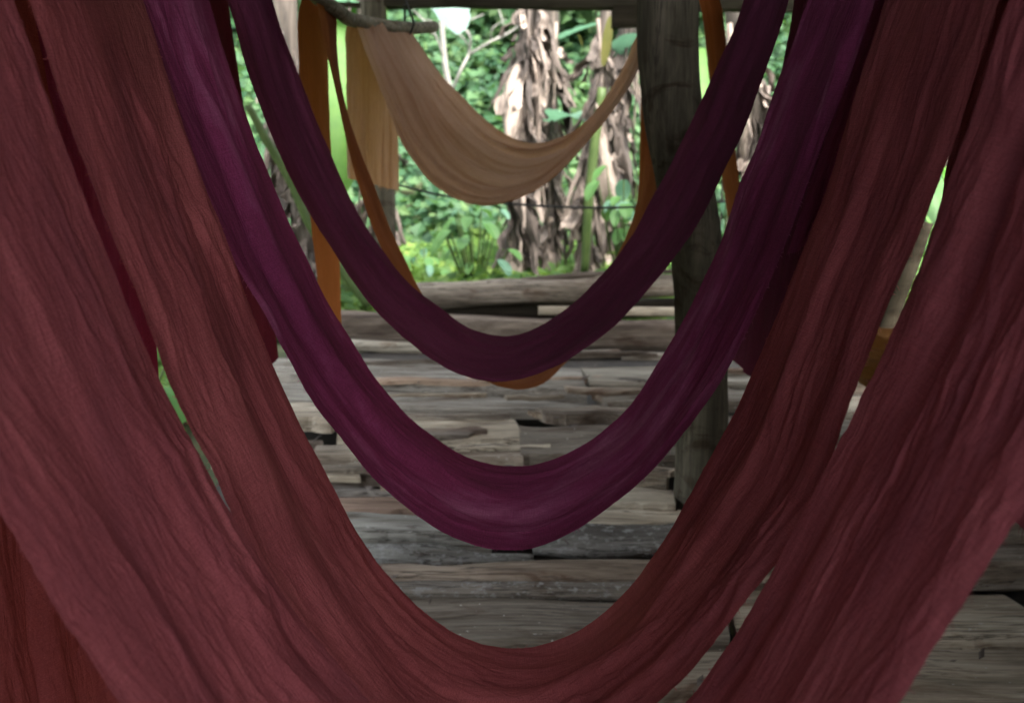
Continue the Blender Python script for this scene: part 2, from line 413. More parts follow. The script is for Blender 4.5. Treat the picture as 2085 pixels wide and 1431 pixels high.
def rowplank(xa, xb, ta, tb, ba, bb, **kw):
    """corners given as picture rows on the floor plane: far edge rows ta,tb; near edge rows ba,bb at columns xa,xb"""
    pa, pb, qa, qb = onfloor(xa, ba), onfloor(xb, bb), onfloor(xa, ta), onfloor(xb, tb)
    return plank((pa.x + qa.x) / 2, (pb.x + qb.x) / 2, pa.y, pb.y, qa.y, qb.y, **kw)

sd_ = 100
rows = [  # xa, xb, far rows at a/b, near rows at a/b, lift, material
    (530, 1188, 728, 752, 772, 814, .020, 'plank'), (1190, 1640, 750, 752, 796, 800, .03, 'plank'), (1640, 2100, 745, 750, 790, 800, .02, 'plank'),
    (520, 1216, 774, 818, 832, 852, .012, 'plank'), (1222, 1640, 799, 802, 846, 850, .02, 'plank'), (1645, 2120, 795, 802, 850, 858, .01, 'plank'),
    (500, 700, 834, 838, 882, 884, .03, 'plank'), (705, 1056, 846, 858, 905, 910, .016, 'plank'), (1100, 1420, 846, 850, 870, 872, .03, 'bark'), (1425, 2100, 852, 860, 905, 912, .02, 'plank'),
    (480, 655, 886, 888, 908, 906, .0, 'bark'), (640, 1056, 907, 912, 948, 954, .03, 'plank'), (1058, 1430, 873, 876, 952, 955, .022, 'plank'), (1435, 2100, 910, 915, 960, 960, .01, 'plank'),
    (500, 780, 952, 956, 982, 984, .02, 'bark'), (785, 1360, 956, 958, 1000, 985, .015, 'plank'),
    (430, 612, 911, 911, 949, 950, .01, 'plank'),
    (640, 1000, 985, 990, 1012, 1010, .012, 'bark'), (1010, 1372, 1000, 990, 1040, 1044, .02, 'plank'), (1376, 1475, 985, 985, 1040, 1040, -.02, 'plank'), (1480, 2150, 965, 965, 1020, 1025, .0, 'plank'),
    (560, 1010, 1013, 1015, 1050, 1048, .016, 'bark'),
    (600, 1005, 1050, 1054, 1104, 1106, .02, 'plank'), (1015, 1500, 1044, 1040, 1084, 1080, .03, 'plank'), (1510, 2200, 1025, 1030, 1085, 1090, .005, 'plank'),
    (560, 1480, 1212, 1214, 1330, 1322, .020, 'plank'), (1490, 2100, 1180, 1185, 1290, 1290, -.02, 'plank'),
    (560, 1480, 1332, 1326, 1420, 1420, .012, 'plank'), (1500, 2300, 1292, 1294, 1440, 1440, .0, 'plank'), (1400, 2200, 1096, 1092, 1172, 1176, -.01, 'plank'),
    (560, 1440, 1424, 1424, 1560, 1560, .015, 'plank'), (1450, 2300, 1446, 1444, 1590, 1590, .01, 'plank'),
    (480, 1600, 1564, 1564, 1750, 1750, .01, 'plank'),
]
for k, (xa, xb, ta, tb, ba, bb, lf, mt) in enumerate(rows):
    rowplank(xa, xb, ta, tb, ba, bb, lift=lf, mat=mt, seed=sd_ + k, th=random.Random(k).uniform(.035, .06))
# planks nearer than the frame, under the camera
for k in range(22):       # loose slats and split strips lying along the joints
    r = random.Random(700 + k)
    ya = r.uniform(740, 1060); xa = r.uniform(560, 1500); wpx = r.uniform(90, 330)
    a = onfloor(xa, ya); b = onfloor(xa + wpx, ya + r.uniform(-6, 6)); wd = r.uniform(.012, .04)
    if 1005 < xa + wpx and xa < 1190 and 1100 < ya < 1160: continue
    plank(a.x, b.x, a.y, b.y, a.y + wd, b.y + wd * r.uniform(.5, 1.2), lift=r.uniform(.030, .045), th=r.uniform(.012, .022), mat=r.choice(['plank', 'bark', 'bark']), seed=720 + k, name='slat')
yy = 1.75
for k in range(11):
    wd = random.Random(900 + k).uniform(.16, .25)
    plank(-1.0 + random.Random(k).uniform(-.1, .1), 1.9, yy - wd + .01, yy - wd + .01, yy - .005, yy - .005, lift=.01, seed=950 + k)
    yy -= wd

def floor_log(xa, ya, xb, yb, r, mat, lift, seed, name='log', taper=1.0, taper0=1.0):
    a, b = onfloor(xa, ya), onfloor(xb, yb)
    pts = []
    for t in (0, .25, .5, .75, 1):
        q = a.lerp(b, t); q.z += lift + random.Random(seed + t).uniform(-.006, .006); q.y += random.Random(seed * 2 + t).uniform(-.008, .008)
        pts.append(q)
    V, F = tube(pts, [r * taper0, r * 1.08, r * .98, r * 1.02 * taper, r * taper], 14, seed, .16, True, 10)
    return mesh_obj(name, V, F, M[mat], floor, center=True)
floor_log(700, 1148, 1086, 1140, .043, 'lichen', .010, 31, taper=.3)
floor_log(1085, 1118, 1460, 1106, .048, 'lichen', .012, 32, taper0=.45)
floor_log(690, 1182, 1440, 1176, .040, 'bark', .004, 33)
floor_log(700, 1208, 1440, 1206, .024, 'lichen', .006, 34)
floor_log(1450, 1160, 2150, 1150, .04, 'bark', -.02, 35)
# broken straws lying across the dark gap
for (x0, y0, x1, y1) in ((1112, 1120, 1158, 1142), (1040, 1140, 1075, 1128), (640, 930, 655, 915)):
    a, b = onfloor(x0, y0), onfloor(x1, y1); a.z += .055; b.z += .05
    V, F = tube([a, a.lerp(b, .5) + Vector((.004, 0, .006)), b], [.0022] * 3, 5, 3, 0, True, 4)
    mesh_obj('straw', V, F, M['dead'], floor, center=True)

LV = []; LF = []
for k in range(130):
    r = random.Random(3000 + k)
    q = onfloor(r.uniform(450, 2000), 735 + 690 * r.random() ** 1.4); q.z += r.uniform(.026, .040)
    a = r.uniform(0, 6.28); L = r.uniform(.006, .026); W = L * r.uniform(.12, .4)
    d = Vector((math.cos(a), math.sin(a), 0)); e = Vector((-d.y, d.x, 0)); up = Vector((0, 0, L * r.uniform(.1, .5)))
    b = len(LV)
    LV += [tuple(q - d * L), tuple(q + e * W + up * .6), tuple(q - e * W), tuple(q + d * L + up), tuple(q + up * .5)]
    LF += [(b, b + 2, b + 4), (b, b + 4, b + 1), (b + 1, b + 4, b + 3), (b + 4, b + 2, b + 3)]
tag(mesh_obj('leaf_litter', LV, LF, M['dead'], smooth=False), kind='stuff')

# ------------------------------------------------------------------ timbers piled along the rear edge
def timber(label, pts, radii, mat, seed, cat='log', name='log', rough=.16, ring=None, nseg=14, group='timbers piled along the rear of the plank floor'):
    V, F = tube(pts, radii, nseg, seed, rough, True, 10, ring)
    return tag(mesh_obj(name, V, F, M[mat], center=True), label, cat, group)
sq = lambda an: 1 / max(abs(math.cos(an)), abs(math.sin(an))) ** .75 * .92
timber('long thick weathered log topmost along the rear edge of the plank floor', [at(800, 606, 4.75), at(1000, 598, 4.75), at(1200, 588, 4.75), at(1400, 578, 4.75), at(1560, 574, 4.75)], [.06, .066, .062, .055, .05], 'bark', 41)
timber('thin bare branch lying on top of the thick rear log', [at(1060, 570, 4.75), at(1150, 563, 4.75), at(1260, 556, 4.75), at(1390, 551, 4.75)], [.010, .015, .013, .010], 'bark', 42, 'branch', 'branch', .1)
timber('squared grey beam with rough bark front below the thick rear log', [at(640, 662, 4.55), at(900, 672, 4.55), at(1150, 680, 4.55), at(1400, 684, 4.55), at(1700, 690, 4.55)], [.072, .076, .074, .072, .07], 'bark', 43, 'beam', 'beam', .12, sq, 16)
timber('long dark board wedged in the dark gap under the thick rear log', [at(800, 634, 4.82), at(1100, 632, 4.82), at(1540, 622, 4.82)], [.046, .05, .046], 'beam', 44, 'board', 'board', .1, sq, 12)
timber('short grey board end in front of the long dark board', [at(1096, 632, 4.64), at(1240, 634, 4.64), at(1700, 636, 4.64)], [.022, .024, .022], 'plank', 45, 'board', 'board', .1, sq, 12)
timber('pale tan board at the left under the squared rear beam', [at(690, 700, 4.4), at(780, 706, 4.4), at(900, 712, 4.4)], [.026, .028, .026], 'plank', 46, 'board', 'board', .1, sq, 12)
timber('lowest short brown board right of centre under the squared rear beam', [at(1130, 722, 4.32), at(1200, 722, 4.32), at(1262, 720, 4.32)], [.022, .022, .02], 'bark', 47, 'board', 'board', .1, sq, 12)
timber('grey board right of the lowest brown board at the curved post', [at(1266, 725, 4.32), at(1380, 728, 4.32), at(1720, 732, 4.32)], [.022, .022, .02], 'plank', 48, 'board', 'board', .1, sq, 12)

# ------------------------------------------------------------------ posts, beam, poles, roof
def post_path(pts, Y): return [at(x, y, Y) for x, y in pts]
pc = [(1352, -320), (1356, -150), (1358, 0), (1361, 120), (1370, 230), (1390, 350), (1412, 470), (1426, 600), (1431, 770), (1428, 900), (1424, 1005), (1420, 1050)]
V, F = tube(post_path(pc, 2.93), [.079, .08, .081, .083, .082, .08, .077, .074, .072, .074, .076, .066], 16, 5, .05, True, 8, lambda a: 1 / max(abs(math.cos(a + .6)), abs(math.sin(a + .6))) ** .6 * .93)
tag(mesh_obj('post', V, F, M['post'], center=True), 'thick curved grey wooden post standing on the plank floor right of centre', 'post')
V, F = tube([at(760, -90, 4.98), at(761, 0, 4.98), at(775, 250, 4.98), at(783, 450, 4.98), at(790, 640, 4.98), at(794, 760, 4.98)], [.060, .060, .058, .056, .056, .056], 12, 6, .08, True, 8)
tag(mesh_obj('post', V, F, M['post'], center=True), 'slim dark post behind the orange cloth tail left of centre', 'post')

def box(x0, x1, y0, y1, z0, z1):
    V = [(x, y, z) for z in (z0, z1) for y in (y0, y1) for x in (x0, x1)]
    return V, [(0, 2, 3, 1), (4, 5, 7, 6), (0, 1, 5, 4), (2, 6, 7, 3), (0, 4, 6, 2), (1, 3, 7, 5)]
def rough_beam(a, b, w_, h_, n_=14, seed=0):
    V = []; F = []
    r = random.Random(seed)
    for i in range(n_ + 1):
        c = a.lerp(b, i / n_)
        dz = r.uniform(-.004, .004); e = [r.uniform(-.003, .003) for _ in range(4)]
        V += [(c.x, c.y - w_, c.z + e[0] + dz), (c.x, c.y + w_, c.z + e[1] + dz), (c.x, c.y + w_, c.z + h_ + e[2]), (c.x, c.y - w_, c.z + h_ + e[3])]
    for i in range(n_):
        for k in range(4):
            a_, b_ = i * 4 + k, i * 4 + (k + 1) % 4
            F.append((a_, a_ + 4, b_ + 4, b_))
    F += [(0, 1, 2, 3), (n_ * 4 + 3, n_ * 4 + 2, n_ * 4 + 1, n_ * 4)]
    return V, F
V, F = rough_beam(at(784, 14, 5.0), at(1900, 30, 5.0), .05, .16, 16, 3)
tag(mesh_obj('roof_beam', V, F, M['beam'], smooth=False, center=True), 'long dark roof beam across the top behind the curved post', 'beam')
V, F = rough_beam(at(1246, 56, 4.98), at(1420, 56, 4.98), .045, .098, 4, 4)
tag(mesh_obj('wooden_block', V, F, M['beam'], smooth=False, center=True), 'dark wooden block under the beam touching the curved post', 'block')
V, F = rough_beam(at(690, 16, 5.06), at(840, 20, 5.06), .02, .022, 4, 5)
tag(mesh_obj('batten', V, F, M['beam'], smooth=False, center=True), 'short thin dark batten crossing the slim post below the beam', 'batten')

PX, PZ, PR = .65, CAM_Z + .50, .024
def pole(label, pts, r, seed, mat='pole', group='cloth poles under the roof'):
    V, F = tube(pts, [r * .9, r, r * 1.05, r], 12, seed, .05, True, 8)
    return tag(mesh_obj('pole', V, F, M[mat], center=True), label, 'pole', group)
pole('long left pole carrying the left ends of the maroon and purple cloths', [(-PX, -.2, PZ), (-PX, .8, PZ), (-PX, 1.7, PZ), (-PX, 2.62, PZ)], PR, 51)
pole('long right pole carrying the right ends of the maroon and purple cloths', [(PX, -.2, PZ), (PX, .8, PZ), (PX, 1.7, PZ), (PX, 2.62, PZ)], PR, 52)
rp = [at(590, -70, 2.3), at(642, -10, 2.6), at(690, 24, 2.95), at(720, 42, 3.2), at(829, 58, 3.6), at(884, 55, 3.8)]
pole('bent pole at upper left carrying the tan and orange cloths', rp, .02, 53)
pole('short rear pole behind the curved post carrying the tan cloth end', [at(1455, -70, 2.9), at(1428, -58, 3.14), at(1386, -54, 3.36), at(1355, -50, 3.6), at(1330, -45, 3.9)], .02, 54)

# roof over the hanging place, above the frame
roof = empty('shed_roof', (0.3, 1.8, CAM_Z + .95))
tag(roof, 'dark board roof over the hanging cloths', 'roof')
ROOF_Y0, ROOF_Y1, ROOF_Z = -0.85, 4.95, CAM_Z + .67
nb = 20
for k in range(nb):
    y0 = ROOF_Y0 + (ROOF_Y1 - ROOF_Y0) * k / nb; y1 = ROOF_Y0 + (ROOF_Y1 - ROOF_Y0) * (k + 1) / nb + .01
    z = ROOF_Z + .75 * k / nb + (k % 2) * .026
    V, F = box(-1.45, 2.3, y0, y1, z, z + .022)
    mesh_obj('roof_board', V, F, M['beam'], roof, smooth=False, center=True)
for (x, y) in ((-1.38, -.78), (2.15, -.78), (-1.38, 4.85), (2.15, 4.85)):
    V, F = tube([(x, y, -.3), (x + .01, y, .8), (x, y, ROOF_Z - .03 +   .129 * (y + .85))], [.06, .055, .05], 10, int(x * 7 + 90), .06, True, 5)
    tag(mesh_obj('post', V, F, M['post'], center=True), 'round corner post holding up the shed roof at its ' + ('front ' if y < 0 else 'rear ') + ('left' if x < 0 else 'right') + ' corner', 'post', 'corner posts of the shed')
wall = empty('light_block_wall', (1.56, 1.8, 0))  # added light blocker: keeps the floor and cloths on the right dark
tag(wall, 'dark vertical board wall added to keep light off the right side', 'wall')
for k in range(18):
    y0 = -.3 + k * .2
    V, F = box(1.55 + .012 * (k % 2), 1.58 + .012 * (k % 2), y0, y0 + .195, -.35, ROOF_Z - .03 +   .129 * (y0 + .85))
    mesh_obj('board', V, F, M['beam'], wall, smooth=False, center=True)

side = empty('light_block_wall', (-1.5, .4, 0))  # added unseen, cuts light from the left so the cloths are lit from behind
tag(side, 'dark board wall added at the front left to block side light', 'wall')
for k in range(8):
    y0 = -.5 + k * .2
    V, F = box(-1.52 + .012 * (k % 2), -1.49 + .012 * (k % 2), y0, y0 + .195, -.45, ROOF_Z - .03)
    mesh_obj('board', V, F, M['beam'], side, smooth=False, center=True)
for k in range(17):       # upper boards added to keep side light off the cloth tops, open below
    y0 = 1.1 + k * .2
    V, F = box(-1.52 + .012 * (k % 2), -1.49 + .012 * (k % 2), y0, y0 + .195, 1.42, ROOF_Z - .03 + .129 * (y0 + .85))
    mesh_obj('board', V, F, M['beam'], side, smooth=False, center=True)
back = empty('light_block_wall', (-1.2, -.52, 0))  # unseen blocker, added against light from behind on the left
tag(back, 'dark board wall added behind the camera to block light from the left', 'wall')
for k in range(7):
    x0 = -1.5 + k * .2
    V, F = box(x0, x0 + .195, -.58 + .012 * (k % 2), -.55 + .012 * (k % 2), -.45, ROOF_Z - .02)
    mesh_obj('board', V, F, M['beam'], back, smooth=False, center=True)

low = empty('light_block_wall', (.65, -.62, 0))  # unseen, added to stop low light reaching the right of the floor
tag(low, 'dark board wall added behind the camera to block light from the right, lower at its left end', 'wall')
for k in range(9):
    x0 = -.28 + k * .2
    V, F = box(x0, x0 + .195, -.66 + .012 * (k % 2), -.63 + .012 * (k % 2), -.45, CAM_Z - .05 if x0 < .7 else ROOF_Z - .01)
    mesh_obj('board', V, F, M['beam'], low, smooth=False, center=True)

# ------------------------------------------------------------------ hanging cloths
def cloth(label, mat, near, far, dn, df, knots, amp=1.0, seed=0, nu=96, step=.0055, edge=.0025, curl=0.0, foldw=1.0, pleat=0.0):
    """near/far: lists of world points (left tail end -> left pole -> sag -> right pole -> right tail end);
    knots = indices (in near, far) of the two pole tops so that both edges agree there"""
    Pn, In = catmull(near); Pf, If = catmull(far)
    kn = [0] + [In[k] for k in knots[0]] + [len(Pn) - 1]
    kf = [0] + [If[k] for k in knots[1]] + [len(Pf) - 1]
    A = []; B = []
    for a, b, c, d in zip(kn[:-1], kn[1:], kf[:-1], kf[1:]):
        if b <= a: continue
        sa, sb = Pn[a:b + 1], Pf[c:d + 1]
        L = .5 * (np.linalg.norm(np.diff(sa, axis=0), axis=1).sum() + np.linalg.norm(np.diff(sb, axis=0), axis=1).sum())
        m_ = max(6, int(L / step))
        ra, _ = resample(sa, m_); rb, _ = resample(sb, m_)
        if A: ra, rb = ra[1:], rb[1:]
        A.append(ra); B.append(rb)
    A = np.concatenate(A); B = np.concatenate(B)
    def smooth(P):
        for _ in range(50):
            P[1:-1] = .25 * P[:-2] + .5 * P[1:-1] + .25 * P[2:]
        return P
    A = smooth(A); B = smooth(B)
    nv = len(A)
    mid = .5 * (A + B)
    vv = np.r_[0, np.cumsum(np.linalg.norm(np.diff(mid, axis=0), axis=1))]
    width = np.median(np.linalg.norm(A - B, axis=1)); width = max(width, .34)
    u = np.linspace(0, 1, nu)
    U, VV = np.meshgrid(u * width, vv, indexing='xy')       # (nv, nu)
    # ragged edges
    ja = (vnoise(vv * 110, vv * 0 + 3.5, seed + 64) - .5) * .003 + (vnoise(vv * 30, vv * 0 + 1.5, seed + 60) - .5) * edge * 2 + (vnoise(vv * 6, vv * 0 + 1.5, seed + 61) - .5) * edge * 2
    jb = (vnoise(vv * 110, vv * 0 + 3.5, seed + 65) - .5) * .003 + (vnoise(vv * 30, vv * 0 + 1.5, seed + 62) - .5) * edge * 2 + (vnoise(vv * 6, vv * 0 + 1.5, seed + 63) - .5) * edge * 2
    dirn = (B - A) / (np.linalg.norm(B - A, axis=1, keepdims=True) + 1e-9)
    A2 = A + dirn * ja[:, None]; B2 = B + dirn * jb[:, None]
    P = A2[:, None, :] * (1 - u)[None, :, None] + B2[:, None, :] * u[None, :, None]
    tan = np.gradient(mid, axis=0); tan /= np.linalg.norm(tan, axis=1, keepdims=True) + 1e-9
    nor = np.cross(tan, dirn); nor /= np.linalg.norm(nor, axis=1, keepdims=True) + 1e-9
    nor = np.repeat(nor[:, None, :], nu, 1)
    # folds running with the length
    wx = U + .05 * (vnoise(VV * 2.2, U * 3 + 9, seed + 1) - .5) + .05 * (vnoise(VV * .8, U * 1 + 9, seed + 2) - .5)
    def ridg(x, y, s): return 1 - np.abs(2 * vnoise(x, y, s) - 1)
    wide = np.clip(np.minimum(u, 1 - u) / .30, 0, 1)[None, :] ** .8
    d = .030 * foldw * (vnoise(wx * 9 + 3, VV * .9, seed + 3) - .5)
    d += .034 * (vnoise(wx * 19 + 3, VV * 2.4, seed + 4) - .5)
    d = d * wide
    w2 = wx + .010 * (vnoise(VV * 9, U * 9, seed + 8) - .5)
    mk = np.clip((vnoise(VV * 4.5 + 20, U * 7, seed + 10) - .38) * 3, 0, 1)
    mk2 = np.clip((vnoise(VV * 6 + 50, U * 11, seed + 11) - .42) * 3, 0, 1)
    d += .0085 * mk * ridg(w2 * 19 + 11 + VV * 1.2, VV * 2.6, seed + 5) ** 4
    d += .0050 * mk2 * ridg(w2 * 40 + 7 - VV * 3.0, VV * 6.5, seed + 6) ** 3
    d += .0030 * mk * ridg(wx * 55 + VV * 13, VV * 14 - U * 14, seed + 7) ** 3
    d += .0024 * mk2 * ridg(wx * 60 - VV * 16, VV * 17 + U * 12, seed + 12) ** 3
    d += .0012 * (vnoise(wx * 150, VV * 45, seed + 13) - .5)
    patch = .55 + .9 * vnoise(VV * 3.0, U * 6, seed + 9)
    d = d * amp * patch
    # flatten towards the poles a little less; keep hems from fluttering
    hem = np.clip(np.minimum(u, 1 - u) / .06, 0, 1)[None, :]
    d = d * (.3 + .7 * hem)
    if pleat:
        low = np.clip(1.2 - (mid[:, 2] - mid[:, 2].min()) / .30, .15, 1)[:, None]
        d = d + pleat * low * (ridg(U * 23 + 1.6 * vnoise(VV * 1.5, U * 4, seed + 31), VV * .9, seed + 30) ** 2 - .4)
    if curl:
        cu = np.clip(1 - u / .07, 0, 1)[None, :] ** 1.5
        d = d + curl * cu * (.4 + 1.2 * vnoise(vv * 3, vv * 0 + .5, seed + 20))[:, None]
    P = P + nor * d[:, :, None]
    verts = P.reshape(-1, 3)
    ii = np.arange(nv * nu).reshape(nv, nu)
    Fq = np.stack([ii[:-1, :-1], ii[:-1, 1:], ii[1:, 1:], ii[1:, :-1]], -1).reshape(-1, 4)
    o = mesh_obj('hanging_cloth', verts, Fq, M[mat])
    me = o.data
    uvl = me.uv_layers.new(name='UVMap')
    li = np.empty(len(me.loops), dtype=np.int32); me.loops.foreach_get('vertex_index', li)
    UVs = np.stack([U.reshape(-1), VV.reshape(-1)], 1)[li]
    uvl.data.foreach_set('uv', UVs.reshape(-1).astype(np.float32))
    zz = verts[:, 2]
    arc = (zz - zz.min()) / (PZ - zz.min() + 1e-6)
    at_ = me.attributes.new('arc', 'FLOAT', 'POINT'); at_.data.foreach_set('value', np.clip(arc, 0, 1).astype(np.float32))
    rt = np.random.default_rng(seed + 500); TV = []; TF = []
    ends = [(0, k, -1) for k in range(2, nu - 2, 2)] + [(nv - 1, k, 1) for k in range(2, nu - 2, 2)]
    for e_, sgn in ((0, -1), (nu - 1, 1)):
        for k in rt.integers(4, nv - 4, int(vv[-1] * 55)): ends.append((int(k), e_, 0 if sgn < 0 else 2))
    for (k, e_, md) in ends:
        q = P[k, e_]
        if md in (0, 2): ou = dirn[k] * (1 if md == 2 else -1); ln = rt.uniform(.003, .011)
        else: ou = np.array([0, 0, -1.0]); ln = rt.uniform(.003, .014)
        dv = ou + tan[min(k, nv - 1)] * rt.uniform(-.9, .9) + np.array([0, 0, rt.uniform(-.6, .1)]); dv /= np.linalg.norm(dv) + 1e-9
        sd2 = np.cross(dv, nor[k, e_]); sd2 /= np.linalg.norm(sd2) + 1e-9; hw = .00045
        b0 = len(TV); m2 = q + dv * ln * .55 + nor[k, e_] * rt.uniform(-.002, .002)
        TV += [q - dv * .002 - sd2 * hw, q - dv * .002 + sd2 * hw, m2 + sd2 * hw * .8, m2 - sd2 * hw * .8, q + dv * ln + np.array([0, 0, -ln * .25])]
        TF += [(b0, b0 + 1, b0 + 2, b0 + 3), (b0 + 3, b0 + 2, b0 + 4)]
    # origin at the cloth's middle
    c = verts.mean(axis=0); me.transform(Matrix.Translation(-Vector(c))); o.location = Vector(c)
    tag(o, label, 'cloth', 'dyed cloths hung over the poles')
    tho = mesh_obj('loose_threads', np.array(TV), TF, M[mat], smooth=False); tho.data.transform(Matrix.Translation(-Vector(c))); tho.parent = o
    tho['kind'] = 'stuff'
    return o

def swag(label, mat, near_px, far_px, dn, df, ltail, rtail, **kw):
    """ltail/rtail: (x at near end, x at far end, bottom z near, bottom z far, depth shift) relative to camera"""
    def side(px, Y, lt, rt):
        xl, zl, sl = lt; xr, zr, sr = rt
        r = PR + .004
        pts = [(xl, Y + sl, CAM_Z + zl), (xl * .6 + -PX * .4 - .012, Y + sl, CAM_Z + zl * .5 + .12), (-PX - r, Y + sl * .3, PZ - .05), (-PX, Y, PZ + r)]
        kl = 3
        pts.append((-PX + r, Y, PZ - .012))
        pts += [tuple(at(x, y, Y)) for x, y in px]
        pts.append((PX - r, Y, PZ - .012)); pts.append((PX, Y, PZ + r)); kr = len(pts) - 1
        pts += [(PX + r, Y + sr * .3, PZ - .05), (xr * .6 + PX * .4 + .012, Y + sr, CAM_Z + zr * .5 + .12), (xr, Y + sr, CAM_Z + zr)]
        return pts, [kl, kr]
    n_, kn = side(near_px, dn, (ltail[0], ltail[2], ltail[4]), (rtail[0], rtail[2], rtail[4]))
    f_, kf = side(far_px, df, (ltail[1], ltail[3], ltail[4]), (rtail[1], rtail[3], rtail[4]))
    return cloth(label, mat, n_, f_, dn, df, (kn, kf), **kw)

# 1: nearest
swag('nearest and widest maroon cloth, crumpled, sagging below the frame in front of all others', 'maroon',
     [(-330, 400), (-200, 700), (-90, 900), (0, 1053), (69, 1160), (137, 1269), (192, 1345), (247, 1431), (360, 1620), (520, 1850), (720, 2060), (1045, 2190), (1370, 2060), (1560, 1850), (1720, 1620), (1832, 1431), (1869, 1374), (1909, 1313), (1966, 1228), (2023, 1134), (2085, 1045), (2180, 880), (2300, 660), (2420, 400)],
     [(25, 0), (50, 67), (80, 161), (104, 232), (138, 312), (168, 396), (208, 480), (235, 557), (268, 644), (304, 728), (336, 799), (369, 859), (416, 950), (446, 1009), (490, 1074), (542, 1163), (594, 1242), (642, 1304), (686, 1345), (755, 1431), (890, 1550), (1045, 1605), (1220, 1555), (1397, 1431), (1454, 1358), (1495, 1305), (1552, 1203), (1605, 1102), (1637, 1041), (1686, 947), (1730, 858), (1772, 779), (1809, 692), (1836, 628), (1870, 561), (1903, 477), (1923, 395), (1944, 342), (1977, 255), (2004, 168), (2027, 84), (2054, 0)],
     .72, 1.04, (-.70, -.70, -.5, -.5, 0), (.60, .548, -.52, -.40, 0), amp=.68, seed=10, nu=130, step=.0048)
# 2: brick red
swag('brick red cloth second from the front, brown towards its upper left end', 'brick',
     [(57, 0), (74, 57), (101, 124), (124, 201), (151, 285), (181, 363), (215, 450), (262, 561), (295, 644), (322, 722), (356, 816), (389, 880), (433, 950), (474, 1055), (545, 1210), (640, 1350), (755, 1480), (890, 1580), (1045, 1620), (1170, 1565), (1260, 1500), (1346, 1431), (1424, 1350), (1470, 1293), (1521, 1228), (1584, 1150), (1638, 1069), (1682, 980), (1712, 880), (1729, 823), (1756, 756), (1786, 678), (1809, 618), (1846, 538), (1880, 460), (1900, 399), (1937, 309), (1957, 248), (1991, 144), (2011, 84), (2038, 0)],
     [(292, 0), (309, 54), (329, 117), (359, 218), (386, 295), (416, 386), (460, 480), (480, 540), (510, 631), (537, 698), (554, 742), (588, 822), (621, 890), (653, 950), (684, 1011), (712, 1062), (745, 1115), (787, 1171), (832, 1215), (879, 1260), (930, 1291), (991, 1316), (1043, 1325), (1101, 1315), (1153, 1295), (1193, 1278), (1234, 1243), (1274, 1206), (1303, 1169), (1332, 1128), (1352, 1102), (1372, 1065), (1392, 1033), (1415, 987), (1435, 950), (1480, 870), (1504, 826), (1534, 752), (1568, 675), (1601, 598), (1621, 541), (1648, 480), (1685, 379), (1712, 295), (1735, 208), (1762, 134), (1782, 74), (1803, 0)],
     1.07, 1.46, (-.60, -.545, -.92, -.92, 0), (.63, .60, -.30, -.32, 0.03), amp=.8, seed=30, nu=120)
# 3: purple
swag('bright purple cloth with faded lilac streaks in the middle of the row', 'purple',
     [(266, 0), (308, 120), (357, 250), (410, 370), (458, 480), (480, 547), (524, 618), (567, 695), (604, 762), (644, 836), (667, 856), (701, 901), (737, 949), (785, 1002), (829, 1035), (871, 1067), (907, 1090), (949, 1109), (991, 1118), (1019, 1123), (1073, 1120), (1119, 1108), (1168, 1082), (1219, 1048), (1260, 1019), (1303, 985), (1332, 955), (1361, 924), (1399, 873), (1436, 827), (1468, 778), (1491, 738), (1514, 688), (1544, 625), (1574, 561), (1604, 488), (1635, 399), (1668, 312), (1702, 228), (1732, 151), (1762, 70), (1782, 0)],
     [(425, 0), (446, 74), (470, 148), (497, 218), (517, 285), (537, 326), (567, 406), (600, 480), (623, 521), (644, 571), (667, 618), (697, 665), (729, 715), (758, 765), (799, 812), (829, 848), (880, 887), (927, 921), (969, 938), (1011, 950), (1045, 952), (1079, 950), (1128, 936), (1172, 916), (1209, 893), (1255, 855), (1284, 827), (1313, 783), (1340, 738), (1370, 691), (1396, 644), (1417, 606), (1437, 556), (1458, 521), (1475, 475), (1501, 392), (1521, 342), (1548, 288), (1564, 228), (1588, 158), (1608, 114), (1628, 60), (1641, 0)],
     1.48, 1.88, (-.70, -.685, -.5, -.48, .02), (.545, .522, -.10, -.20, .03), amp=.55, seed=50, nu=110)
# 4: plum
swag('dark plum cloth hanging highest of the purple cloths, in front of the curved post', 'plum',
     [(463, 0), (483, 67), (503, 148), (524, 201), (544, 258), (571, 322), (597, 378), (628, 432), (658, 479), (688, 526), (714, 568), (753, 619), (782, 653), (817, 682), (858, 718), (896, 744), (940, 765), (981, 776), (1010, 779), (1041, 776), (1088, 764), (1135, 747), (1179, 718), (1217, 691), (1249, 668), (1282, 635), (1317, 594), (1352, 556), (1375, 524), (1399, 494), (1428, 448), (1455, 395), (1480, 335), (1504, 295), (1527, 235), (1554, 158), (1581, 87), (1601, 34), (1606, 0)],
     [(554, 0), (570, 57), (597, 124), (617, 178), (644, 248), (671, 308), (701, 379), (735, 446), (753, 476), (786, 518), (807, 550), (834, 579), (858, 599), (905, 632), (949, 668), (975, 677), (1000, 682), (1029, 687), (1067, 679), (1105, 662), (1144, 635), (1179, 609), (1211, 574), (1232, 553), (1258, 521), (1282, 489), (1300, 460), (1322, 412), (1349, 369), (1380, 305), (1403, 258), (1423, 215), (1443, 174), (1470, 111), (1494, 67), (1517, 0)],
     2.03, 2.5, (-.62, -.605, -.56, -.535, .05), (.585, .560, -.56, -.53, .05), amp=.55, seed=70, nu=100)
